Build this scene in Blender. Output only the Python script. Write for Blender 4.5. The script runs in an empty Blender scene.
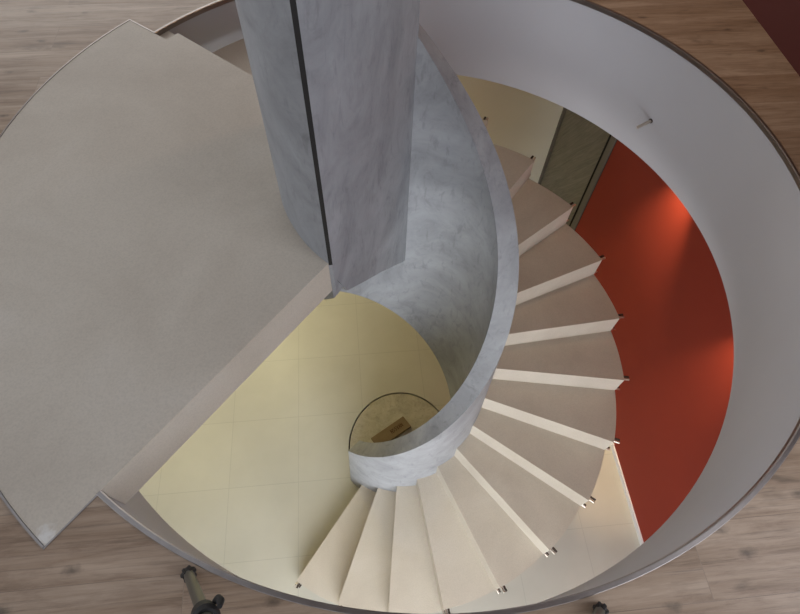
import bpy, bmesh, math, random
from mathutils import Vector, Matrix
PI = math.pi
R2 = math.radians
random.seed(7)
SC = bpy.context.scene
C = SC.collection

# ---------------------------------------------------------------- measures
# all plan measures below are in eye heights above the upper floor; U turns them into metres
U = 1.6
FPX = 542.987
CX, CY = 0.07585, 1.01106          # axis of the stair
R = 0.9816                         # radius of the stairwell
RS = 0.9252                        # outer radius of the steps
RO, RI = 0.360, 0.288              # spiral concrete wall, outer and inner face
RISE = 0.109189
H = 19 * RISE                      # storey height
D = 0.4005                         # depth of the upper floor's edge
TH0, DTH = -2.151257, 0.2576416    # nosing of the first step, turn per step
RL = 1.0916                        # outer radius of the landing
LA, LB, LC = R2(142.1), R2(144.8), R2(233.7)
PHI = R2(5.44)                     # the building's grid against the picture's
E1 = (math.cos(PHI), math.sin(PHI)); E2 = (-math.sin(PHI), math.cos(PHI))

def W(x, y, z):
    return Vector((x * U, y * U, (z + H) * U))
def G(a, b, z):                    # building grid -> metres
    return W(a * E1[0] + b * E2[0], a * E1[1] + b * E2[1], z)
def P(r, t, z):                    # about the stair axis
    return W(CX + r * math.cos(t), CY + r * math.sin(t), z)

# ---------------------------------------------------------------- materials
def srgb(r, g, b):
    f = lambda c: (c / 255) / 12.92 if c / 255 <= 0.04045 else ((c / 255 + 0.055) / 1.055) ** 2.4
    return (f(r), f(g), f(b), 1)
def new_mat(name, col, rough=0.6, metal=0.0, spec=0.4):
    m = bpy.data.materials.new(name); m.use_nodes = True
    b = m.node_tree.nodes['Principled BSDF']
    b.inputs['Base Color'].default_value = col
    b.inputs['Roughness'].default_value = rough
    b.inputs['Metallic'].default_value = metal
    b.inputs['Specular IOR Level'].default_value = spec
    return m, m.node_tree, b
def coords(nt, scale=(1, 1, 1), rot=(0, 0, 0), loc=(0, 0, 0)):
    g = nt.nodes.new('ShaderNodeNewGeometry')
    mp = nt.nodes.new('ShaderNodeMapping'); mp.vector_type = 'POINT'
    mp.inputs['Scale'].default_value = scale; mp.inputs['Rotation'].default_value = rot
    mp.inputs['Location'].default_value = loc
    nt.links.new(g.outputs['Position'], mp.inputs['Vector'])
    return mp.outputs['Vector']
def noise(nt, vec, scale, detail=6, rough=0.6, dist=0.0):
    n = nt.nodes.new('ShaderNodeTexNoise')
    n.inputs['Scale'].default_value = scale; n.inputs['Detail'].default_value = detail
    n.inputs['Roughness'].default_value = rough; n.inputs['Distortion'].default_value = dist
    nt.links.new(vec, n.inputs['Vector'])
    return n.outputs['Fac']
def ramp(nt, fac, stops):
    r = nt.nodes.new('ShaderNodeValToRGB')
    els = r.color_ramp.elements
    while len(els) < len(stops): els.new(0.5)
    for e, (p, c) in zip(els, stops): e.position = p; e.color = c
    nt.links.new(fac, r.inputs['Fac'])
    return r.outputs['Color']
def mix(nt, a, b, fac, mode='MIX'):
    m = nt.nodes.new('ShaderNodeMix'); m.data_type = 'RGBA'; m.blend_type = mode
    if isinstance(fac, (int, float)): m.inputs[0].default_value = fac
    else: nt.links.new(fac, m.inputs[0])
    for v, s in ((a, 6), (b, 7)):
        if isinstance(v, tuple): m.inputs[s].default_value = v
        else: nt.links.new(v, m.inputs[s])
    return m.outputs[2]
def bump(nt, b, h, strength, dist=0.01):
    n = nt.nodes.new('ShaderNodeBump'); n.inputs['Strength'].default_value = strength
    n.inputs['Distance'].default_value = dist
    nt.links.new(h, n.inputs['Height']); nt.links.new(n.outputs['Normal'], b.inputs['Normal'])
def gray(v): return (v, v, v, 1)

def concrete(name, dark, mid, light, rough=0.6, sc=1.0, stretch=(1, 1, 1)):
    m, nt, b = new_mat(name, mid, rough)
    v = coords(nt, stretch)
    n1 = noise(nt, v, 2.2 * sc, 8, 0.65, 0.8)
    n2 = noise(nt, v, 6.5 * sc, 12, 0.78, 0.9)
    c1 = ramp(nt, n1, [(0.32, dark), (0.52, mid), (0.7, light)])
    c2 = ramp(nt, n2, [(0.34, gray(0.66)), (0.47, gray(0.95)), (0.6, gray(1.0))])
    c = mix(nt, c1, c2, 0.55, 'MULTIPLY')
    v3 = coords(nt, (stretch[0] * 1.0, stretch[1] * 1.0, stretch[2] * 0.35), (0.4, 0.5, 0))
    n3 = noise(nt, v3, 16 * sc, 4, 0.55, 0.6)
    c3 = ramp(nt, n3, [(0.32, gray(0.66)), (0.43, gray(1.0))])
    c = mix(nt, c, c3, 0.5, 'MULTIPLY')
    nt.links.new(c, b.inputs['Base Color'])
    bump(nt, b, n2, 0.08)
    return m

M = {}
M['column'] = concrete('trowelled_concrete', srgb(135, 136, 138), srgb(153, 154, 156), srgb(165, 166, 168), 0.5, 1.5)
M['disc'] = concrete('rough_concrete', srgb(166, 158, 140), srgb(184, 176, 156), srgb(196, 190, 172), 0.9, 3)

def stone():
    m, nt, b = new_mat('beige_stair_stone', srgb(190, 180, 170), 0.5)
    v = coords(nt)
    c = ramp(nt, noise(nt, v, 1.7, 6, 0.6, 0.5), [(0.3, srgb(185, 174, 158)), (0.55, srgb(197, 187, 171)), (0.75, srgb(203, 194, 180))])
    f = ramp(nt, noise(nt, v, 160, 2, 0.5), [(0.3, gray(0.86)), (0.6, gray(1))])
    c = mix(nt, c, f, 0.7, 'MULTIPLY')
    # a pale worn corner where the landing meets the planks
    vm = nt.nodes.new('ShaderNodeVectorMath'); vm.operation = 'DISTANCE'; vm.inputs[1].default_value = P(RL - .010, LC - .011, 0)
    ad = nt.nodes.new('ShaderNodeMath'); ad.operation = 'ADD'
    n4 = noise(nt, v, 55, 4, .6)
    nt.links.new(v, vm.inputs[0]); nt.links.new(vm.outputs['Value'], ad.inputs[0])
    mu = nt.nodes.new('ShaderNodeMath'); mu.operation = 'MULTIPLY'; mu.inputs[1].default_value = .06; nt.links.new(n4, mu.inputs[0]); nt.links.new(mu.outputs[0], ad.inputs[1])
    k = ramp(nt, ad.outputs[0], [(0.038, gray(.8)), (0.062, gray(0))])
    nt.links.new(mix(nt, c, srgb(222, 220, 214), k), b.inputs['Base Color'])
    return m
M['stone'] = stone()

def plaster(name, col, rough=0.7, amt=0.06):
    m, nt, b = new_mat(name, col, rough)
    v = coords(nt)
    lo = tuple(c * (1 - amt * 2) for c in col[:3]) + (1,)
    c = ramp(nt, noise(nt, v, 1.3, 4, 0.5), [(0.3, lo), (0.7, col)])
    nt.links.new(c, b.inputs['Base Color'])
    return m
M['white'] = plaster('white_plaster', srgb(200, 197, 198), 0.75, 0.04)
M['mauve'] = plaster('mauve_plaster', srgb(132, 120, 116), 0.8, .02)
M['cream'] = plaster('cream_plaster', srgb(236, 230, 214), 0.75, 0.03)
M['red'] = plaster('red_paint', srgb(140, 44, 23), 0.8, 0.05)
M['red_dark'] = plaster('dark_red_paint', srgb(86, 32, 24), 0.6, 0.05)
M['skirting'] = plaster('white_skirting', srgb(225, 222, 218), 0.5, 0.01)

def wood_floor():
    m, nt, b = new_mat('oak_plank_floor', srgb(150, 125, 105), 0.42)
    v = coords(nt, (1, 1, 1), (0, 0, -PHI))
    br = nt.nodes.new('ShaderNodeTexBrick')
    br.offset = 0.37; br.offset_frequency = 2
    br.inputs['Scale'].default_value = 1.0
    br.inputs['Brick Width'].default_value = 1.38; br.inputs['Row Height'].default_value = 0.193
    br.inputs['Mortar Size'].default_value = 0.0012; br.inputs['Mortar Smooth'].default_value = 0.6
    br.inputs['Bias'].default_value = 0.0
    br.inputs['Color1'].default_value = gray(0.0); br.inputs['Color2'].default_value = gray(1.0)
    br.inputs['Mortar'].default_value = gray(0.5)
    nt.links.new(v, br.inputs['Vector'])
    # each board gets its own piece of grain
    sep = nt.nodes.new('ShaderNodeSeparateColor'); nt.links.new(br.outputs['Color'], sep.inputs['Color'])
    cmb = nt.nodes.new('ShaderNodeCombineXYZ')
    mul = nt.nodes.new('ShaderNodeMath'); mul.operation = 'MULTIPLY'; mul.inputs[1].default_value = 23.0
    nt.links.new(sep.outputs[0], mul.inputs[0]); nt.links.new(mul.outputs[0], cmb.inputs[0]); nt.links.new(mul.outputs[0], cmb.inputs[2])
    add = nt.nodes.new('ShaderNodeVectorMath'); add.operation = 'ADD'
    nt.links.new(v, add.inputs[0]); nt.links.new(cmb.outputs[0], add.inputs[1])
    def mp(s):
        q = nt.nodes.new('ShaderNodeMapping'); q.inputs['Scale'].default_value = s
        nt.links.new(add.outputs[0], q.inputs['Vector']); return q.outputs['Vector']
    g1 = noise(nt, mp((0.55, 8.0, 1)), 1.9, 10, 0.7, 0.35)
    g2 = noise(nt, mp((1.5, 52.0, 1)), 2.6, 8, 0.7, 0.2)
    kn = noise(nt, mp((2.2, 8.0, 1)), 2.0, 3, 0.5, 0.3)
    base = ramp(nt, g1, [(0.25, srgb(118, 98, 80)), (0.40, srgb(158, 138, 116)), (0.56, srgb(180, 162, 141)), (0.78, srgb(204, 188, 168))])
    fine = ramp(nt, g2, [(0.32, gray(0.6)), (0.46, gray(0.93)), (0.6, gray(1))])
    c = mix(nt, base, fine, 0.85, 'MULTIPLY')
    k = ramp(nt, kn, [(0.24, gray(0.45)), (0.36, gray(1.0))])
    c = mix(nt, c, k, 0.8, 'MULTIPLY')
    vo = nt.nodes.new('ShaderNodeTexVoronoi'); vo.inputs['Scale'].default_value = 1.0; vo.voronoi_dimensions = '2D'
    wv = nt.nodes.new('ShaderNodeMapping'); wv.inputs['Scale'].default_value = (2.1, 4.6, 1); nt.links.new(v, wv.inputs['Vector'])
    kn2 = noise(nt, v, 30, 3, .6); ka = nt.nodes.new('ShaderNodeMath'); ka.operation = 'MULTIPLY_ADD'; ka.inputs[1].default_value = .12; nt.links.new(kn2, ka.inputs[0]); nt.links.new(vo.outputs['Distance'], ka.inputs[2])
    nt.links.new(wv.outputs['Vector'], vo.inputs['Vector'])
    kk = ramp(nt, ka.outputs[0], [(0.06, gray(0.22)), (0.085, gray(0.5)), (0.13, gray(1.0))])
    c = mix(nt, c, kk, 0.7, 'MULTIPLY')
    tint = ramp(nt, sep.outputs[0], [(0.0, srgb(235, 222, 212)), (1.0, srgb(255, 250, 248))])
    c = mix(nt, c, tint, 0.8, 'MULTIPLY')
    mo = noise(nt, mp((1.8, 11.0, 1)), 3.0, 6, 0.7, 0.6)
    c = mix(nt, c, ramp(nt, mo, [(0.36, srgb(196, 186, 178)), (0.52, gray(1.0))]), 0.45, 'MULTIPLY')
    seam = ramp(nt, br.outputs['Fac'], [(0.0, gray(1)), (1.0, gray(0.72))])
    c = mix(nt, c, seam, 1.0, 'MULTIPLY')
    nt.links.new(c, b.inputs['Base Color'])
    bump(nt, b, g2, 0.05, 0.003)
    return m
M['wood'] = wood_floor()

def tiles():
    m, nt, b = new_mat('cream_floor_tiles', srgb(200, 190, 170), 0.4)
    s = 0.377 * U
    v = coords(nt, (1 / s, 1 / s, 1), (0, 0, -PHI), (0.79 / 0.377 + 20, -0.40 / 0.377 + 20, 0))
    # mapping POINT: scale, rotate, then move
    br = nt.nodes.new('ShaderNodeTexBrick'); br.offset = 0.0
    br.inputs['Scale'].default_value = 1.0; br.inputs['Brick Width'].default_value = 1.0; br.inputs['Row Height'].default_value = 1.0
    br.inputs['Mortar Size'].default_value = 0.004; br.inputs['Mortar Smooth'].default_value = 0.2
    br.inputs['Color1'].default_value = gray(0.9); br.inputs['Color2'].default_value = gray(1.0); br.inputs['Mortar'].default_value = gray(0.9)
    nt.links.new(v, br.inputs['Vector'])
    w = coords(nt)
    base = ramp(nt, noise(nt, w, 2.0, 5, 0.55), [(0.3, srgb(182, 178, 164)), (0.7, srgb(192, 188, 174))])
    c = mix(nt, base, br.outputs['Color'], 0.25, 'MULTIPLY')
    seam = ramp(nt, br.outputs['Fac'], [(0.0, gray(1)), (1.0, gray(0.72))])
    c = mix(nt, c, seam, 0.6, 'MULTIPLY')
    nt.links.new(c, b.inputs['Base Color'])
    return m
M['tiles'] = tiles()

def door_wood():
    m, nt, b = new_mat('grey_brown_door_wood', srgb(100, 92, 76), 0.5)
    g = nt.nodes.new('ShaderNodeNewGeometry'); mp = nt.nodes.new('ShaderNodeMapping'); mp.vector_type = 'TEXTURE'
    mp.inputs['Rotation'].default_value = (0.6, 0, PHI); mp.inputs['Scale'].default_value = (.11, .05, .9)
    nt.links.new(g.outputs['Position'], mp.inputs['Vector']); v = mp.outputs['Vector']
    c = ramp(nt, noise(nt, v, 2.2, 8, 0.6, 1.5), [(0.3, srgb(102, 98, 92)), (0.5, srgb(120, 115, 108)), (0.7, srgb(136, 130, 122))])
    nt.links.new(c, b.inputs['Base Color'])
    return m
M['door'] = door_wood()
M['frame'] = new_mat('dark_door_frame', srgb(104, 98, 90), 0.5)[0]

def brushed(name, col, rough):
    m, nt, b = new_mat(name, col, rough, 1.0)
    v = coords(nt, (1, 1, 30))
    c = ramp(nt, noise(nt, v, 30, 3), [(0.3, tuple(x * 0.85 for x in col[:3]) + (1,)), (0.7, col)])
    nt.links.new(c, b.inputs['Base Color'])
    return m
M['steel'] = brushed('stainless_steel', srgb(158, 150, 144), 0.36)
M['stud'] = brushed('steel_stud', srgb(225, 215, 200), 0.35)
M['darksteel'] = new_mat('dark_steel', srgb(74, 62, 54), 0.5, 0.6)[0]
M['tube'] = brushed('grey_tripod_tube', srgb(122, 121, 113), 0.42)
M['rubber'] = plaster('black_rubber', srgb(30, 28, 27), 0.6, 0.1)
M['shadowgap'] = plaster('dark_joint_filler', srgb(62, 52, 38), 0.9, 0.1)
M['card'] = None

def cardboard():
    m, nt, b = new_mat('brown_cardboard', srgb(130, 102, 68), 0.85)
    v = coords(nt)
    c = ramp(nt, noise(nt, v, 6, 5, 0.6), [(0.3, srgb(122, 102, 74)), (0.6, srgb(134, 114, 84)), (0.72, srgb(138, 106, 80))])
    nt.links.new(c, b.inputs['Base Color'])
    return m
M['card'] = cardboard()
M['ink'] = plaster('faded_dark_print', srgb(96, 66, 44), 0.9, 0.1)

# ---------------------------------------------------------------- mesh helpers
WORLD = {}
def new_obj(name, verts, faces, mat, parent=None, smooth=False, origin=None, autosmooth=None):
    me = bpy.data.meshes.new(name)
    o = Vector(origin) if origin is not None else Vector((0, 0, 0))
    me.from_pydata([tuple(Vector(v) - o) for v in verts], [], faces)
    bm = bmesh.new(); bm.from_mesh(me)
    bmesh.ops.recalc_face_normals(bm, faces=bm.faces)
    bm.to_mesh(me); bm.free()
    me.materials.append(mat)
    if smooth:
        me.polygons.foreach_set('use_smooth', [True] * len(me.polygons))
        me.set_sharp_from_angle(angle=R2(autosmooth or 30))
    ob = bpy.data.objects.new(name, me); C.objects.link(ob)
    ob.location = o
    WORLD[ob.name] = o.copy()
    if parent is not None:
        ob.parent = parent; ob.location = o - WORLD[parent.name]
    return ob
def empty(name, loc):
    e = bpy.data.objects.new(name, None); C.objects.link(e); e.location = loc; WORLD[e.name] = Vector(loc)
    e.empty_display_size = 0.2
    return e
def tag(o, label=None, cat=None, group=None, kind=None):
    if label: o['label'] = label
    if cat: o['category'] = cat
    if group: o['group'] = group
    if kind: o['kind'] = kind
    return o
def struct(name, v, f, mat, label=None, cat=None, **k):
    o = new_obj(name, v, f, mat, **k)
    return tag(o, label, cat, kind='structure')

def arc_solid(ri, ro, ths, zt, zb, rob=None):
    """curved solid along angles ths; zt/zb are functions of the angle. Returns verts, faces."""
    v, f = [], []
    for t in ths:
        v += [P(ri, t, zt(t)), P(ro, t, zt(t)), P(rob or ro, t, zb(t)), P(ri, t, zb(t))]
    for i in range(len(ths) - 1):
        a, b = 4 * i, 4 * i + 4
        for k in range(4):
            l = (k + 1) % 4
            f.append((a + k, a + l, b + l, b + k))
    f.append((0, 1, 2, 3)); n = 4 * (len(ths) - 1); f.append((n + 3, n + 2, n + 1, n))
    return v, f
def lin(a, b, n): return [a + (b - a) * i / (n - 1) for i in range(n)]
def prism(poly, zb, zt, fn=W):
    n = len(poly)
    v = [fn(x, y, zt) for x, y in poly] + [fn(x, y, zb) for x, y in poly]
    f = [tuple(range(n)), tuple(reversed(range(n, 2 * n)))]
    f += [(i, (i + 1) % n, n + (i + 1) % n, n + i) for i in range(n)]
    return v, f
def gbox(a0, a1, b0, b1, z0, z1): return prism([(a0, b0), (a1, b0), (a1, b1), (a0, b1)], z0, z1, G)
def ring_tube(pts, rads, n=24):
    """tube through points (metres) with a radius each; returns verts, faces"""
    v, f = [], []
    up = Vector((0.13, 0.37, 0.92)).normalized()
    for i, p in enumerate(pts):
        a = pts[max(i - 1, 0)]; b = pts[min(i + 1, len(pts) - 1)]
        d = (b - a).normalized()
        x = d.cross(up).normalized(); y = d.cross(x)
        for k in range(n):
            t = 2 * PI * k / n
            v.append(p + (x * math.cos(t) + y * math.sin(t)) * rads[i])
    for i in range(len(pts) - 1):
        for k in range(n):
            l = (k + 1) % n
            f.append((i * n + k, i * n + l, (i + 1) * n + l, (i + 1) * n + k))
    f.append(tuple(range(n))); f.append(tuple(reversed(range((len(pts) - 1) * n, len(pts) * n))))
    return v, f
def merge(*parts):
    v, f = [], []
    for pv, pf in parts:
        o = len(v); v += pv; f += [tuple(i + o for i in q) for q in pf]
    return v, f
def lathe_axis(p0, d, prof, n=20):
    """prof = (distance along d, radius); joined profile as one tube"""
    d = d.normalized(); x = d.orthogonal().normalized(); y = d.cross(x)
    v, f = [], []
    for s, r in prof:
        for k in range(n):
            t = 2 * PI * k / n
            v.append(p0 + d * s + (x * math.cos(t) + y * math.sin(t)) * r)
    for i in range(len(prof) - 1):
        for k in range(n):
            l = (k + 1) % n
            f.append((i * n + k, i * n + l, (i + 1) * n + l, (i + 1) * n + k))
    f.append(tuple(range(n))); f.append(tuple(reversed(range((len(prof) - 1) * n, len(prof) * n))))
    return v, f

# ---------------------------------------------------------------- the building
GA0, GA1, GB0, GB1 = -3.1, 1.3876, -2.0, 2.803      # lower room on the grid
UA1 = 1.353                                          # upper red wall
UB1 = 3.6
UZ = 1.85                                            # upper ceiling
EXT = 0.12

# ground floor tiles with the round opening for the concrete disc
DCX, DCY, DRX, DRY = CX + 0.004, CY - 0.0690, 0.299, 0.328
def DR(t, e=0.0): return (DRX + e) * (DRY + e) / math.hypot((DRY + e) * math.cos(t), (DRX + e) * math.sin(t))
def annulus(center, rin, z, mat, name, a0, a1, b0, b1, zbot=None, label=None, cat=None):
    """flat slab on the grid rectangle with a hole rin(t) about center"""
    n = 288
    cx, cy = center
    ca = cx * E1[0] + cy * E1[1]; cb = cx * E2[0] + cy * E2[1]
    ts = [2 * PI * i / n for i in range(n)]
    extra = []
    if rin(LB + 1e-5) != rin(LB - 1e-5): extra = [LB - 1e-4, LB + 1e-4, LC - 1e-4, LC + 1e-4]
    corners = [math.atan2(b - cb, a - ca) + PHI for a in (a0, a1) for b in (b0, b1)]
    ts = sorted([t % (2 * PI) for t in ts + extra + corners])
    inn, out = [], []
    for t in ts:
        g = t - PHI; dx, dy = math.cos(g), math.sin(g)
        s = min([(a1 - ca) / dx if dx > 1e-9 else (a0 - ca) / dx if dx < -1e-9 else 1e9,
                 (b1 - cb) / dy if dy > 1e-9 else (b0 - cb) / dy if dy < -1e-9 else 1e9])
        r = rin(t)
        inn.append((cx + r * math.cos(t), cy + r * math.sin(t)))
        out.append((cx + s * math.cos(t), cy + s * math.sin(t)))
    m = len(ts); zb = z - 0.02 if zbot is None else zbot
    v = [W(x, y, z) for x, y in inn] + [W(x, y, z) for x, y in out] + [W(x, y, zb) for x, y in inn] + [W(x, y, zb) for x, y in out]
    f = []
    for i in range(m):
        j = (i + 1) % m
        f += [(i, j, m + j, m + i), (2 * m + i, 2 * m + j, 3 * m + j, 3 * m + i), (i, j, 2 * m + j, 2 * m + i), (m + i, m + j, 3 * m + j, 3 * m + i)]
    return struct(name, v, f, mat, label, cat)

annulus((DCX, DCY), lambda t: DR(t), -H, M['tiles'], 'floor_lower', GA0 - EXT, GA1 + EXT, GB0 - EXT, GB1 + EXT, -H - 0.06,
        'cream square floor tiles of the lower storey under the spiral stair', 'floor')
# concrete disc inside the opening, with a dark joint around it
def disc(e, z0, z1, n=96): return prism([(DCX + DR(2 * PI * i / n, e) * math.cos(2 * PI * i / n), DCY + DR(2 * PI * i / n, e) * math.sin(2 * PI * i / n)) for i in range(n)], z0, z1)
v, f = disc(-0.0075, -H - 0.05, -H - 0.004)
struct('floor_disc', v, f, M['disc'], 'bare round concrete patch in the tiled floor inside the foot of the spiral wall', 'floor', smooth=True)
v, f = disc(0.0, -H - 0.06, -H - 0.03)
struct('floor_joint', v, f, M['shadowgap'], 'dark joint around the round concrete patch', 'floor')

def hole_up(t):
    t = t % (2 * PI)
    return RL + 0.0045 if LB < t < LC else R + 0.0056
annulus((CX, CY), hole_up, 0.0, M['wood'], 'floor_upper', GA0 - 0.6, UA1 + 0.0, GB0 - EXT, UB1 + EXT, -0.012,
        'oak plank floor of the upper storey around the round stairwell', 'floor')
annulus((CX, CY), lambda t: R + 0.001, -D + 0.02, M['white'], 'ceiling_lower', GA0 - 0.6, GA1 + EXT, GB0 - EXT, GB1 + EXT, -D,
        'white ceiling of the lower storey around the stairwell', 'ceiling')
# curved white face of the floor edge
th = lin(0, 2 * PI, 193)
v, f = [], []
for t in th[:-1]:
    v += [P(R, t, -0.0122), P(R + 0.012, t, -0.0122), P(R + 0.012, t, -D - 0.0), P(R, t, -D)]
n = 192
for i in range(n):
    a, b = 4 * i, 4 * ((i + 1) % n)
    # the landing passes through the upper part of the ring between LA and LC
    for k in range(4):
        l = (k + 1) % 4; f.append((a + k, a + l, b + l, b + k))
struct('wall_stairwell', v, f, M['white'], 'tall curved white edge of the upper floor lining the stairwell', 'wall', smooth=True)

# polished edge strips (own thing: one bent metal profile)
def strip_arc(r0, r1, t0, t1, n, z0, z1): return arc_solid(r0, r1, lin(t0, t1, n), lambda t: z1, lambda t: z0)
def strip_rad(t, r0, r1, w, z0, z1):
    dx, dy = math.cos(t), math.sin(t); nx, ny = -dy, dx
    q = [(CX + r0 * dx, CY + r0 * dy), (CX + r1 * dx, CY + r1 * dy), (CX + r1 * dx + w * nx, CY + r1 * dy + w * ny), (CX + r0 * dx + w * nx, CY + r0 * dy + w * ny)]
    return prism(q, z0, z1)
v, f = [], []
t0, t1 = LC - 2 * PI, LB
prof = [(-0.0035, -0.012), (-0.0035, 0.001), (-0.0015, 0.0028), (0.0052, 0.0028), (0.0060, 0.0022), (0.0060, -0.004)]
ths = lin(t0, t1, 220)
for t in ths:
    for dr, z in prof: v.append(P(R + dr, t, z))
m_ = len(prof)
for i in range(len(ths) - 1):
    for k in range(m_):
        l = (k + 1) % m_; f.append((i * m_ + k, i * m_ + l, (i + 1) * m_ + l, (i + 1) * m_ + k))
f.append(tuple(range(m_))); f.append(tuple(reversed(range((len(ths) - 1) * m_, len(ths) * m_))))
struct('trim_1', v, f, M['steel'], 'polished steel edge strip along the round rim of the stairwell', 'trim', smooth=True, autosmooth=18)
v, f = merge(strip_arc(RL + 0.0005, RL + 0.0045, LB, LC, 100, -0.012, 0.0025),
             strip_rad(LB, R, RL + 0.0045, -0.004, -0.012, 0.0025),
             strip_rad(LC, R, RL + 0.0045, 0.003, -0.012, 0.0012))
struct('trim_2', v, f, M['steel'], 'thin steel strip set around the landing where it meets the planks', 'trim')

# walls of both storeys
def wall(name, a0, a1, b0, b1, z0, z1, mat, label):
    v, f = gbox(a0, a1, b0, b1, z0, z1); return struct(name, v, f, mat, label, 'wall')
DOOR_B0, DOOR_B1, DOOR_T = 2.100, 2.803, -H + 1.33
wall('wall_right', GA1, GA1 + EXT, GB0, DOOR_B0, -H, -D, M['red'], 'red painted wall of the lower storey beside the stair')
wall('wall_right_over_door', GA1, GA1 + EXT, DOOR_B0, GB1, DOOR_T, -D, M['red'], 'red painted wall over the dark door')
wall('wall_back', GA0, GA1 + EXT, GB1, GB1 + EXT, -H, -D, M['cream'], 'cream painted wall of the lower storey beside the dark door')
wall('wall_left', GA0 - EXT, GA0, GB0, GB1, -H, -D, M['cream'], 'cream wall at the far side of the lower storey')
# front wall with a wide window opening
WZ0, WZ1 = -H + 0.15, -D - 0.12
v, f = merge(gbox(GA0, GA1, GB0 - EXT, GB0, -H, WZ0), gbox(GA0, GA1, GB0 - EXT, GB0, WZ1, -D),
             gbox(GA0, GA0 + .5, GB0 - EXT, GB0, WZ0, WZ1), gbox(GA1 - .3, GA1, GB0 - EXT, GB0, WZ0, WZ1))
struct('wall_front', v, f, M['white'], 'white wall of the lower storey around a wide window', 'wall')
RWB0, RWB1 = GB0 + .35, 0.15
v, f = merge(gbox(UA1, UA1 + EXT, RWB1, UB1, -.012, UZ), gbox(UA1, UA1 + EXT, GB0, RWB0, -.012, UZ),
             gbox(UA1, UA1 + EXT, RWB0, RWB1, -.012, .15), gbox(UA1, UA1 + EXT, RWB0, RWB1, 1.5, UZ))
struct('wall_right_upper', v, f, M['red_dark'], 'dark red painted wall of the upper storey beside the planks', 'wall')
v, f = merge(gbox(GA0 - .6, GA0 + .3, UB1, UB1 + EXT, -.012, UZ), gbox(.6, UA1, UB1, UB1 + EXT, -.012, UZ), gbox(GA0 + .3, .6, UB1, UB1 + EXT, -.012, .15), gbox(GA0 + .3, .6, UB1, UB1 + EXT, 1.5, UZ))
struct('wall_back_upper', v, f, M['white'], 'white wall of the upper storey around an added back window', 'wall')
v, f = merge(gbox(GA0 - .6, GA0 - .5, GB0, UB1, 0, .15), gbox(GA0 - .6, GA0 - .5, GB0, UB1, 1.5, UZ),
             gbox(GA0 - .6, GA0 - .5, GB0, GB0 + .4, .15, 1.5), gbox(GA0 - .6, GA0 - .5, UB1 - .4, UB1, .15, 1.5))
struct('wall_left_upper', v, f, M['white'], 'white wall of the upper storey around its window', 'wall')
v, f = merge(gbox(GA0 - .6, UA1, GB0 - EXT, GB0, 0, .15), gbox(GA0 - .6, UA1, GB0 - EXT, GB0, 1.5, UZ),
             gbox(GA0 - .6, GA0 + .3, GB0 - EXT, GB0, .15, 1.5), gbox(UA1 - .5, UA1, GB0 - EXT, GB0, .15, 1.5))
struct('wall_front_upper', v, f, M['white'], 'white wall of the upper storey around a wide window', 'wall')
SA0, SA1, SB0, SB1 = -2.1, -.6, -.2, 1.7
v, f = merge(gbox(GA0 - .6, SA0, GB0 - EXT, UB1 + EXT, UZ, UZ + .06), gbox(SA1, UA1 + EXT, GB0 - EXT, UB1 + EXT, UZ, UZ + .06),
             gbox(SA0, SA1, GB0 - EXT, SB0, UZ, UZ + .06), gbox(SA0, SA1, SB1, UB1 + EXT, UZ, UZ + .06))
struct('ceiling_upper', v, f, M['mauve'], 'greyish mauve ceiling of the upper storey', 'ceiling')

v, f = gbox(GA1 - 0.008, GA1, GB0, DOOR_B0, -H, -H + 0.035)
struct('baseboard_right', v, f, M['skirting'], 'low white baseboard along the red wall of the lower storey', 'baseboard')
v, f = gbox(GA0, GA1, GB1 - 0.008, GB1, -H, -H + 0.035)
struct('baseboard_back', v, f, M['skirting'], 'low white baseboard along the cream wall of the lower storey', 'baseboard')

# door in the red wall, right in the corner
v, f = gbox(GA1 + 0.010, GA1 + 0.035, DOOR_B0 + 0.070, DOOR_B1 - 0.022, -H + 0.004, DOOR_T - 0.045)
door = struct('door_1', v, f, M['door'], 'dark grey-brown wooden door between the red wall and the cream wall', 'door')
def frame_prof(b0, b1, z0, z1, d): return gbox(GA1 - d, GA1 + 0.06, b0, b1, z0, z1)
v, f = merge(frame_prof(DOOR_B0, DOOR_B0 + 0.048, -H, DOOR_T, 0.008), frame_prof(DOOR_B0 + 0.048, DOOR_B0 + 0.070, -H, DOOR_T, 0.0),
             frame_prof(DOOR_B1 - 0.022, DOOR_B1 - 0.001, -H, DOOR_T, 0.006), frame_prof(DOOR_B0 + .048, DOOR_B1 - 0.022, DOOR_T - 0.045, DOOR_T, 0.006))
new_obj('door_frame', v, f, M['frame'], parent=door)
v, f = merge(gbox(GA1 - .0095, GA1 + .04, DOOR_B0 + .066, DOOR_B0 + .0695, -H, DOOR_T), gbox(GA1 - .0015, GA1 + .04, DOOR_B0 - .004, DOOR_B0 - .0002, -H, DOOR_T))
new_obj('door_gap_shade', v, f, M['rubber'], parent=door)  # dark strips stand in for the shade in the frame gaps
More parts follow.
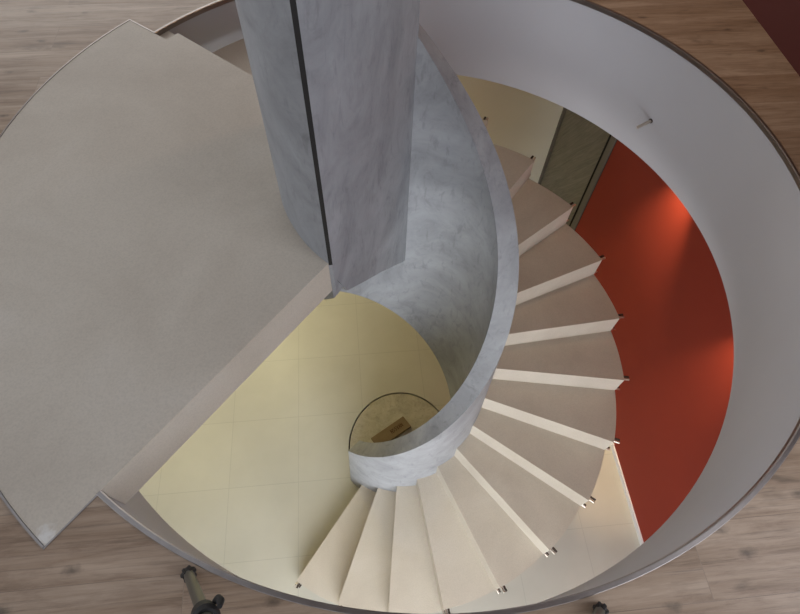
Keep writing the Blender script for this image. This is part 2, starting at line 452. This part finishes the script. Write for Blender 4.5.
# windows (frames and panes) that let the daylight in
glass = bpy.data.materials.new('window_glass'); glass.use_nodes = True
gn = glass.node_tree; gn.nodes.clear()
go = gn.nodes.new('ShaderNodeOutputMaterial'); gt = gn.nodes.new('ShaderNodeBsdfTransparent'); gg = gn.nodes.new('ShaderNodeBsdfGlossy')
gg.inputs['Roughness'].default_value = 0.02; gm = gn.nodes.new('ShaderNodeMixShader'); gm.inputs[0].default_value = 0.06
gn.links.new(gt.outputs[0], gm.inputs[1]); gn.links.new(gg.outputs[0], gm.inputs[2]); gn.links.new(gm.outputs[0], go.inputs[0])
def window(name, boxf, u0, u1, z0, z1, label, nm=3):
    """boxf(u0,u1,z0,z1,d0,d1) -> box in the wall's plane"""
    t = 0.03
    parts = [boxf(u0, u1, z0, z0 + t, .03, .08), boxf(u0, u1, z1 - t, z1, .03, .08), boxf(u0, u0 + t, z0, z1, .03, .08), boxf(u1 - t, u1, z0, z1, .03, .08)]
    for k in range(1, nm):
        c = u0 + (u1 - u0) * k / nm; parts.append(boxf(c - t / 2, c + t / 2, z0, z1, .035, .075))
    v, f = merge(*parts)
    o = struct(name, v, f, M['skirting'], label, 'window')
    v, f = boxf(u0 + t, u1 - t, z0 + t, z1 - t, .052, .056)
    new_obj('window_pane', v, f, glass, parent=o)
window('window_1', lambda u0, u1, z0, z1, d0, d1: gbox(u0, u1, GB0 - d1, GB0 - d0, z0, z1), GA0 + .5, GA1 - .3, WZ0, WZ1, 'wide window in the front wall of the lower storey', 5)
window('window_2', lambda u0, u1, z0, z1, d0, d1: gbox(u0, u1, GB0 - d1, GB0 - d0, z0, z1), GA0 + .3, UA1 - .5, .15, 1.5, 'wide window in the front wall of the upper storey', 5)
window('window_3', lambda u0, u1, z0, z1, d0, d1: gbox(GA0 - .5 - d1, GA0 - .5 - d0, u0, u1, z0, z1), GB0 + .4, UB1 - .4, .15, 1.5, 'wide window in the side wall of the upper storey', 6)

window('added_window_4', lambda u0, u1, z0, z1, d0, d1: gbox(UA1 + d0, UA1 + d1, u0, u1, z0, z1), RWB0, RWB1, .15, 1.5, 'added unseen window in the dark red wall of the upper storey', 2)  # unseen window added to light the column panel from the right
v, f = merge(gbox(SA0, SA1, SB0, SB0 + .04, UZ + .01, UZ + .06), gbox(SA0, SA1, SB1 - .04, SB1, UZ + .01, UZ + .06), gbox(SA0, SA0 + .04, SB0, SB1, UZ + .01, UZ + .06), gbox(SA1 - .04, SA1, SB0, SB1, UZ + .01, UZ + .06))
window('added_window_6', lambda u0, u1, z0, z1, d0, d1: gbox(u0, u1, UB1 + d0, UB1 + d1, z0, z1), GA0 + .3, .6, .15, 1.5, 'added unseen window in the back wall of the upper storey', 4)  # unseen window added to light the near side of the stairwell face
o = struct('added_window_5', v, f, M['skirting'], 'added unseen skylight in the ceiling of the upper storey', 'window')  # unseen skylight added for light from above on landing and planks
v, f = gbox(SA0 + .04, SA1 - .04, SB0 + .04, SB1 - .04, UZ + .03, UZ + .034); new_obj('window_pane', v, f, glass, parent=o)
# ---------------------------------------------------------------- staircase
stair = empty('spiral_staircase', P(0, 0, -H))
tag(stair, 'beige spiral staircase of folded wedge steps winding up to a wide landing', 'staircase')
def sector(r0, r1, t0, t1, zb, zt, n=14):
    pts = [(CX + r1 * math.cos(t), CY + r1 * math.sin(t)) for t in lin(t0, t1, n)]
    pts += [(CX + r0 * math.cos(t), CY + r0 * math.sin(t)) for t in lin(t1, t0, max(4, n // 2))]
    return prism(pts, zb, zt)
TT = 0.024                      # tread thickness
def riser_mesh(t, zb, zt, r0=RO - .004, r1=RS, th=0.022):
    dx, dy = math.cos(t), math.sin(t); nx, ny = -dy * th, dx * th
    q = [(CX + r0 * dx, CY + r0 * dy), (CX + r1 * dx, CY + r1 * dy), (CX + r1 * dx + nx, CY + r1 * dy + ny), (CX + r0 * dx + nx, CY + r0 * dy + ny)]
    return prism(q, zb, zt)
def stud(parent, t, off, z, r0, ln, mat='stud', rr=.0046):
    """steel stud sticking out of the step's end, off = set-back along the arc"""
    dx, dy = math.cos(t), math.sin(t)
    p0 = W(CX + r0 * dx - dy * off, CY + r0 * dy + dx * off, z)
    rr = rr * U
    v, f = lathe_axis(p0, Vector((dx, dy, 0)), [(0, rr), (ln * U - .002, rr), (ln * U, rr * .8)], 16)
    o = new_obj('stud', v, f, M[mat], parent=parent, smooth=True)
    if mat == 'darksteel': tag(o, 'dark pin for the shaded half of the stud')
for k in range(18):
    t = TH0 + k * DTH; zt = -RISE * (18 - k)
    tb = t + DTH + 0.022 / RS
    last = (k == 17)
    v, f = sector(RO - .004, RS, t, tb, zt - TT, zt)
    org = P(RO, t, zt)
    st = new_obj('step', v, f, M['stone'], parent=stair, smooth=True)
    v, f = riser_mesh(t, zt - RISE, zt - TT)
    new_obj('riser', v, f, M['stone'], parent=st)
    if last: continue
    stud(st, t, 0.008, zt - 0.006, RS - .006, 0.030)
    stud(st, t, 0.0195, zt - 0.006, RS - .006, 0.030, 'darksteel')  # dark pin stands in for the shaded top half of the stud
    stud(st, t, 0.005, zt - RISE + 0.006, RS - .006, 0.026, 'stud', .0036)
    stud(st, t, 0.0138, zt - RISE + 0.006, RS - .006, 0.024, 'darksteel', .0036)  # shade pin again, beside the lower stud
# landing: inner part inside the well, outer part let into the planks
pts = [(CX + RS * math.cos(t), CY + RS * math.sin(t)) for t in lin(LA, LA + 0.0001, 2)]
pl = []
RJ = RO - .009
pl.append((CX + RJ * math.cos(LA), CY + RJ * math.sin(LA)))
pl.append((CX + RS * math.cos(LA), CY + RS * math.sin(LA)))
pl.append((CX + (RS + .003) * math.cos(LB), CY + (RS + .003) * math.sin(LB)))
pl.append((CX + RL * math.cos(LB), CY + RL * math.sin(LB)))
pl += [(CX + RL * math.cos(t), CY + RL * math.sin(t)) for t in lin(LB, LC, 60)[1:]]
pl += [(CX + RJ * math.cos(t), CY + RJ * math.sin(t)) for t in lin(LC, LA, 30)[:-1]]
v, f = prism(pl, -0.012, 0.0015)
land = new_obj('landing', v, f, M['stone'], parent=stair)
pl2 = [(CX + RJ * math.cos(t), CY + RJ * math.sin(t)) for t in lin(LA, LC, 30)] + [(CX + (R - .001) * math.cos(t), CY + (R - .001) * math.sin(t)) for t in lin(LC, LA, 50)]
v, f = prism(pl2, -RISE, -0.012)
new_obj('landing_slab', v, f, M['stone'], parent=land)

# ---------------------------------------------------------------- spiral concrete wall and column
KA, KB = -0.5216, 0.4400
ztop = lambda t: KA + KB * t
zbot = lambda t: max(-H - 0.005, -1.940 + KB * t)
bal = empty('spiral_concrete_wall', P(0, 0, -H))
tag(bal, 'grey trowelled concrete wall spiralling up inside the stair and rising as a tall column', 'concrete wall', kind='thing')
TE = R2(92.0)
v, f = arc_solid(RI, RO, lin(R2(-136), TE, 140), ztop, zbot, RO + .020)
new_obj('parapet', v, f, M['column'], parent=bal, smooth=True)
EC = Vector((CX + RO * math.cos(R2(-126.1)), CY + RO * math.sin(R2(-126.1)))); A = EC + Vector((.98, .18)) * .0085; B = Vector((CX + .292 * math.cos(TE), CY + .292 * math.sin(TE)))
ab = B - A; nrm = Vector((-ab.y, ab.x)).normalized()
if nrm.dot(Vector((CX, CY)) - A) > 0: nrm = -nrm
dch = abs(nrm.dot(A - Vector((CX, CY)))); tn = math.atan2(nrm.y, nrm.x) % (2 * PI)
def shell_in(t):
    c = math.cos(t - tn)
    return min(max(RI, (dch + .003) / c), RO - .001) if c > .05 else RI
v, f = [], []
ths = lin(TE, R2(233.9), 120)
for t in ths:
    ri = shell_in(t) if t > R2(180) else RI
    ro = RO - .006 * (1 if R2(110) < t < R2(212) else max(0, (R2(234) - t) / R2(22)) if t >= R2(212) else (t - TE) / (R2(110) - TE))
    ri = min(ri, ro - .001)
    v += [P(ri, t, UZ), P(ro, t, UZ), P(ro, t, zbot(t)), P(ri, t, zbot(t))]
for i in range(len(ths) - 1):
    a, b = 4 * i, 4 * i + 4
    for k in range(4):
        l = (k + 1) % 4; f.append((a + k, a + l, b + l, b + k))
f.append((0, 1, 2, 3)); n = 4 * (len(ths) - 1); f.append((n + 3, n + 2, n + 1, n))
new_obj('column_shell', v, f, M['column'], parent=bal, smooth=True)
def pp(s, z, d=0.0):
    q = A + ab * s + nrm * d; return W(q.x, q.y, z)
outl = [(0.0, UZ), (0.0, -0.05), (0.100, -0.199), (0.330, -0.345), (0.525, -0.465), (0.925, -0.727), (1.0, -0.775), (1.0, UZ)]
nn = len(outl)
v = [pp(s, z, 0) for s, z in outl] + [pp(s, z, min(.04, .35 * s) + .0006) for s, z in outl]
f = [tuple(range(nn)), tuple(reversed(range(nn, 2 * nn)))] + [(i, (i + 1) % nn, nn + (i + 1) % nn, nn + i) for i in range(nn)]
new_obj('column_panel', v, f, M['column'], parent=bal)
q_ = [EC, A, A + Vector((.004, .014)), EC + Vector((.004, .014))]
v, f = prism([(q.x, q.y) for q in q_], -0.004, UZ)  # black strip stands in for the shade inside the column slot
tag(new_obj('slot_shade_strip', v, f, M['rubber'], parent=bal), 'narrow black strip for the shade in the column slot')
v, f = prism([(q.x, q.y) for q in q_], -0.12, -0.004)
new_obj('joint_plug', v, f, M['column'], parent=bal)

# ---------------------------------------------------------------- hook on the stairwell face
t = R2(32.4)
base = P(R, t, -0.255); inward = Vector((-math.cos(t), -math.sin(t), 0))
hook = empty('wall_pin', base)
tag(hook, 'small steel pin sticking out of the curved white stairwell face', 'pin')
v, f = lathe_axis(base + inward * -0.004, inward, [(0, .013), (.008, .013), (.010, .011)], 20)
new_obj('wall_plate', v, f, M['darksteel'], parent=hook, smooth=True)
v, f = lathe_axis(base + inward * 0.004, inward, [(0, .0085), (.100, .0085), (.102, .007)], 20)
new_obj('pin_rod', v, f, M['stud'], parent=hook, smooth=True)

# ---------------------------------------------------------------- cardboard piece on the disc
cc = [(-0.1675, -0.031), (0.0177, 0.103), (0.0644, 0.0424), (-0.1208, -0.0916)]
zb = -H - 0.004
v, f = prism([(CX + x, CY + y) for x, y in cc], zb, zb + 0.022)
cb_ = P(0, 0, zb)
card = new_obj('cardboard_box', v, f, M['card'], origin=W(CX - .05, CY + .006, zb))
tag(card, 'flat brown cardboard box with faded dark print lying on the round concrete patch', 'box')
mod = card.modifiers.new('b', 'BEVEL'); mod.width = 0.004; mod.segments = 2
# faded print: unreadable strokes
o0 = Vector((CX + cc[0][0], CY + cc[0][1])); ex = Vector((cc[1][0] - cc[0][0], cc[1][1] - cc[0][1])); ey = Vector((cc[3][0] - cc[0][0], cc[3][1] - cc[0][1]))
def bar(a, b, c, d, w):
    p, q = o0 + ex * a + ey * b, o0 + ex * c + ey * d
    m = Vector((-(q - p).y, (q - p).x)).normalized() * w
    return prism([(p + m)[:2], (q + m)[:2], (q - m)[:2], (p - m)[:2]], zb + .0215, zb + .0226)
strokes = []
xs = [.50, .56, .62, .68, .74, .80]
shapes = ['N', 'S', 'S', 'V', 'A', 'N']
G_ = {'N': [(0, 0, 0, 1), (0, 0, 1, 1), (1, 0, 1, 1)], 'S': [(1, 0, 0, .2), (0, .2, 1, .7), (1, .7, 0, 1)], 'V': [(0, 0, .5, 1), (.5, 1, 1, 0)], 'A': [(0, 1, .5, 0), (.5, 0, 1, 1), (.2, .6, .8, .6)]}
for x, ch in zip(xs, shapes):
    for a, b, c, d in G_[ch]: strokes.append(bar(x + a * .042, .34 + b * .32, x + c * .042, .34 + d * .32, .0017))
v, f = merge(*strokes)
new_obj('print', v, f, M['ink'], parent=card)

# ---------------------------------------------------------------- tripod
apex = W(0, -0.128, 0.70)
tri = empty('camera_tripod', W(0, -0.128, 0))
tag(tri, 'grey tubular tripod with black rubber feet standing on the planks at the stairwell rim', 'tripod')
feet = [W(-0.325, 0.0928, 0), W(0.352, 0.0405, 0), W(0.0, -0.55, 0)]
for i, ft in enumerate(feet):
    d = (apex - ft).normalized(); L = (apex - ft).length
    v, f = lathe_axis(ft + d * 0.03, d, [(0, .0135), (L * .29, .0135)], 24)
    leg = new_obj('leg', v, f, M['tube'], parent=tri, smooth=True)
    v, f = lathe_axis(ft + d * (0.03 + L * .29), d, [(0, .0165), (L * .60, .0165)], 24)
    new_obj('upper_tube', v, f, M['tube'], parent=leg, smooth=True)
    # knobbly rubber foot
    n = 32; vv, ff = [], []
    prof = [(-0.012, .010), (-0.004, .016), (.010, .0185), (.022, .018), (.032, .0155), (.040, .0135)]
    x = d.orthogonal().normalized(); y = d.cross(x)
    for s, rr in prof:
        for kk in range(n):
            a = 2 * PI * kk / n; q = rr * (1 + .10 * (1 if math.cos(7 * a) > 0 else -1))
            vv.append(ft + d * (s + .010) + (x * math.cos(a) + y * math.sin(a)) * q)
    for a_ in range(len(prof) - 1):
        for kk in range(n):
            l = (kk + 1) % n; ff.append((a_ * n + kk, a_ * n + l, (a_ + 1) * n + l, (a_ + 1) * n + kk))
    ff.append(tuple(range(n))); ff.append(tuple(reversed(range((len(prof) - 1) * n, len(prof) * n))))
    low = min(q.z for q in vv); base_z = W(0, 0, 0).z
    vv = [Vector((q.x, q.y, max(q.z, base_z + .0005))) for q in vv]
    new_obj('rubber_foot', vv, ff, M['rubber'], parent=leg, smooth=True)
    # black clamp with a lever
    s0 = 0.03 + L * .272
    v, f = merge(lathe_axis(ft + d * s0, d, [(0, .019), (.005, .025), (.045, .028), (.055, .022)], 28))
    cl = new_obj('leg_clamp', v, f, M['rubber'], parent=leg, smooth=True)
    side = d.cross(Vector((0, 0, 1))).normalized()
    if side.y < 0: side = -side
    px = ft + d * (s0 + .03) + side * .029
    v, f = ring_tube([px + d * -.012, px + d * .0 + side * .008, px + d * .02 + side * .010, px + d * .04 + side * .004], [.006, .009, .008, .005], 14)
    new_obj('clamp_lever', v, f, M['rubber'], parent=leg, smooth=True)
v, f = lathe_axis(apex - Vector((0, 0, .05)), Vector((0, 0, 1)), [(-.25, .012), (0, .012), (.0, .045), (.05, .05), (.07, .03)], 28)
new_obj('crown', v, f, M['rubber'], parent=tri, smooth=True)

# ---------------------------------------------------------------- ceiling lamps of the lower storey (recessed downlights)
glow = bpy.data.materials.new('lamp_glow'); glow.use_nodes = True
gb = glow.node_tree.nodes['Principled BSDF']; gb.inputs['Emission Color'].default_value = (1, .75, .5, 1); gb.inputs['Emission Strength'].default_value = 6
def downlight(a, b, label):
    c = G(a, b, -D)
    e = empty('ceiling_downlight', c); tag(e, label, 'lamp', 'downlights in the lower ceiling')
    v, f = [], []
    n = 32
    for rr, z in ((.048, 0), (.048, -.006), (.036, -.006), (.036, 0)):
        for k in range(n): v.append(c + Vector((rr * math.cos(2 * PI * k / n), rr * math.sin(2 * PI * k / n), z)))
    for i in range(4):
        j = (i + 1) % 4
        for k in range(n):
            l = (k + 1) % n; f.append((i * n + k, i * n + l, j * n + l, j * n + k))
    new_obj('lamp_ring', v, f, M['steel'], parent=e, smooth=True)
    v = [c + Vector((.036 * math.cos(2 * PI * k / n), .036 * math.sin(2 * PI * k / n), -.002)) for k in range(n)]
    v += [q + Vector((0, 0, .0015)) for q in v]
    f = [tuple(range(n)), tuple(reversed(range(n, 2 * n)))] + [(k, (k + 1) % n, n + (k + 1) % n, n + k) for k in range(n)]
    new_obj('lamp_lens', v, f, glow, parent=e)
    return c
def look(ob, d): ob.rotation_euler = d.to_track_quat('-Z', 'Y').to_euler()
def spot(c, d, power, col, angle, blend=.6, size=.02):
    l = bpy.data.lights.new('spot', 'SPOT'); l.energy = power; l.color = col; l.spot_size = R2(angle); l.spot_blend = blend; l.shadow_soft_size = size
    o = bpy.data.objects.new('spot_light', l); C.objects.link(o); o.location = c; look(o, Vector(d)); return o
def area(c, d, sx, sy, power, col, name='window_daylight', spread=180):
    l = bpy.data.lights.new(name, 'AREA'); l.shape = 'RECTANGLE'; l.size = sx; l.size_y = sy; l.energy = power; l.color = col; l.spread = R2(spread)
    o = bpy.data.objects.new(name, l); C.objects.link(o); o.location = c
    d = Vector(d).normalized(); z = Vector((0, 0, 1)); x = z.cross(-d).normalized() if abs(d.z) < .99 else Vector((E1[0], E1[1], 0)); y = (-d).cross(x)
    o.rotation_euler = Matrix((x, y, -d)).transposed().to_euler(); return o

WARM = (1.0, .72, .42)
down_spots = [(1.30, 1.46, 120, 56), (1.325, .76, 150, 36)]
for i, (a, b, pw, an) in enumerate(down_spots):
    c = downlight(a, b, ['recessed downlight in the lower ceiling close to the red wall, nearer the dark door', 'recessed downlight in the lower ceiling close to the red wall, farther from the dark door'][i])
    spot(c + Vector((0, 0, -.02)), (0.02, 0, -1), pw, WARM, an, 1.0)

# light
e1 = Vector((E1[0], E1[1], 0)); e2 = Vector((E2[0], E2[1], 0))
COOL = (.86, .92, 1.0); NEUT = (1.0, .96, .88)
area(G(-.05, GB0 + .30, (WZ0 + WZ1) / 2 + .08), e2 + Vector((0, 0, -.42)), 2.1 * U, 1.0 * U, 70, (.88, .93, 1.0), spread=110)
area(G((GA0 + UA1) / 2, GB0 + .02, .85), e2, 3.3 * U, 1.3 * U, 12, COOL)
area(G(UA1 - .02, (RWB0 + RWB1) / 2, .85), -e1, 1.8 * U, 1.3 * U, 78, (.84, .89, 1.0))  # fill through the added right window
area(G(GA0 - .48, .8, .85), e1, 4.2 * U, 1.3 * U, 82, COOL)
area(G(-1.35, .75, UZ - .01), (0, 0, -1), 1.5 * U, 1.9 * U, 8, COOL)  # fill through the added skylight
c = G(0.98, 1.75, UZ)
spot(c + Vector((0, 0, -.02)), (0.0, 0, -1), 60, (1.0, .66, .40), 110, .9, .08)  # added warm fill over the right-hand planks, no fitting behind it
area(G(-1.1, UB1 - .02, .85), -e2, 3.3 * U, 1.3 * U, 70, (1.0, .97, .93))  # fill through the added back window
lb = G(.1, -.95, -D)
v, f = gbox(-.75, .95, -1.05, -.85, -D - .02, -D)  # unseen housing added to go with the fill light on the steps
lamp = new_obj('added_lamp_bar', v, f, M['skirting'], origin=lb); tag(lamp, 'added unseen lamp bar under the lower ceiling, lighting the steps', 'lamp')
area(lb + Vector((0, 0, -.045)), e2 * .8 + Vector((0, 0, -.6)), 1.7 * U, .18 * U, 84, (.93, .96, 1.0), 'step_fill_light')  # added fill that brightens risers and lower treads
# warm ceiling lamps over the tiled floor, on the landing's side
for i, (a, b, pw) in enumerate([(-1.5, 1.4, 62), (-.8, 2.35, 105)]):
    c = downlight(a, b, ['recessed downlight in the lower ceiling over the tiles beneath the landing side', 'recessed downlight in the lower ceiling by the cream wall'][i])
    spot(c + Vector((0, 0, -.02)), (0.15, 0, -1), pw, (1.0, .88, .44), 150, .8, .05)

wld = bpy.data.worlds.new('World'); SC.world = wld; wld.use_nodes = True
bg = wld.node_tree.nodes['Background']; bg.inputs['Color'].default_value = (.72, .82, 1.0, 1); bg.inputs['Strength'].default_value = 0.58

# ---------------------------------------------------------------- camera
cam = bpy.data.cameras.new('camera'); co = bpy.data.objects.new('camera', cam); C.objects.link(co)
nx, ny = 384.3108 - 400, 637.9346 - 307
d = Vector((nx, ny, FPX)).normalized(); up = -d
X = Vector((1, 0, 0)); X = (X - up * X.dot(up)).normalized(); Y = up.cross(X)
right = Vector((X[0], Y[0], up[0])); down = Vector((X[1], Y[1], up[1])); fwd = Vector((X[2], Y[2], up[2]))
m3 = Matrix((right, -down, -fwd)).transposed()
co.matrix_world = Matrix.Translation(W(0, 0, 1.0)) @ m3.to_4x4()
cam.sensor_width = 36; cam.lens = 36 * FPX / 800; cam.clip_start = .01; cam.clip_end = 100
SC.camera = co
SC.view_settings.view_transform = 'Standard'; SC.view_settings.look = 'None'
SC.view_settings.exposure = 0.0; SC.view_settings.gamma = 1.0; SC.view_settings.use_curve_mapping = False
SC.cycles.use_denoising = True
SC.cycles.max_bounces = 8; SC.cycles.diffuse_bounces = 6
SC.cycles.sample_clamp_indirect = 4
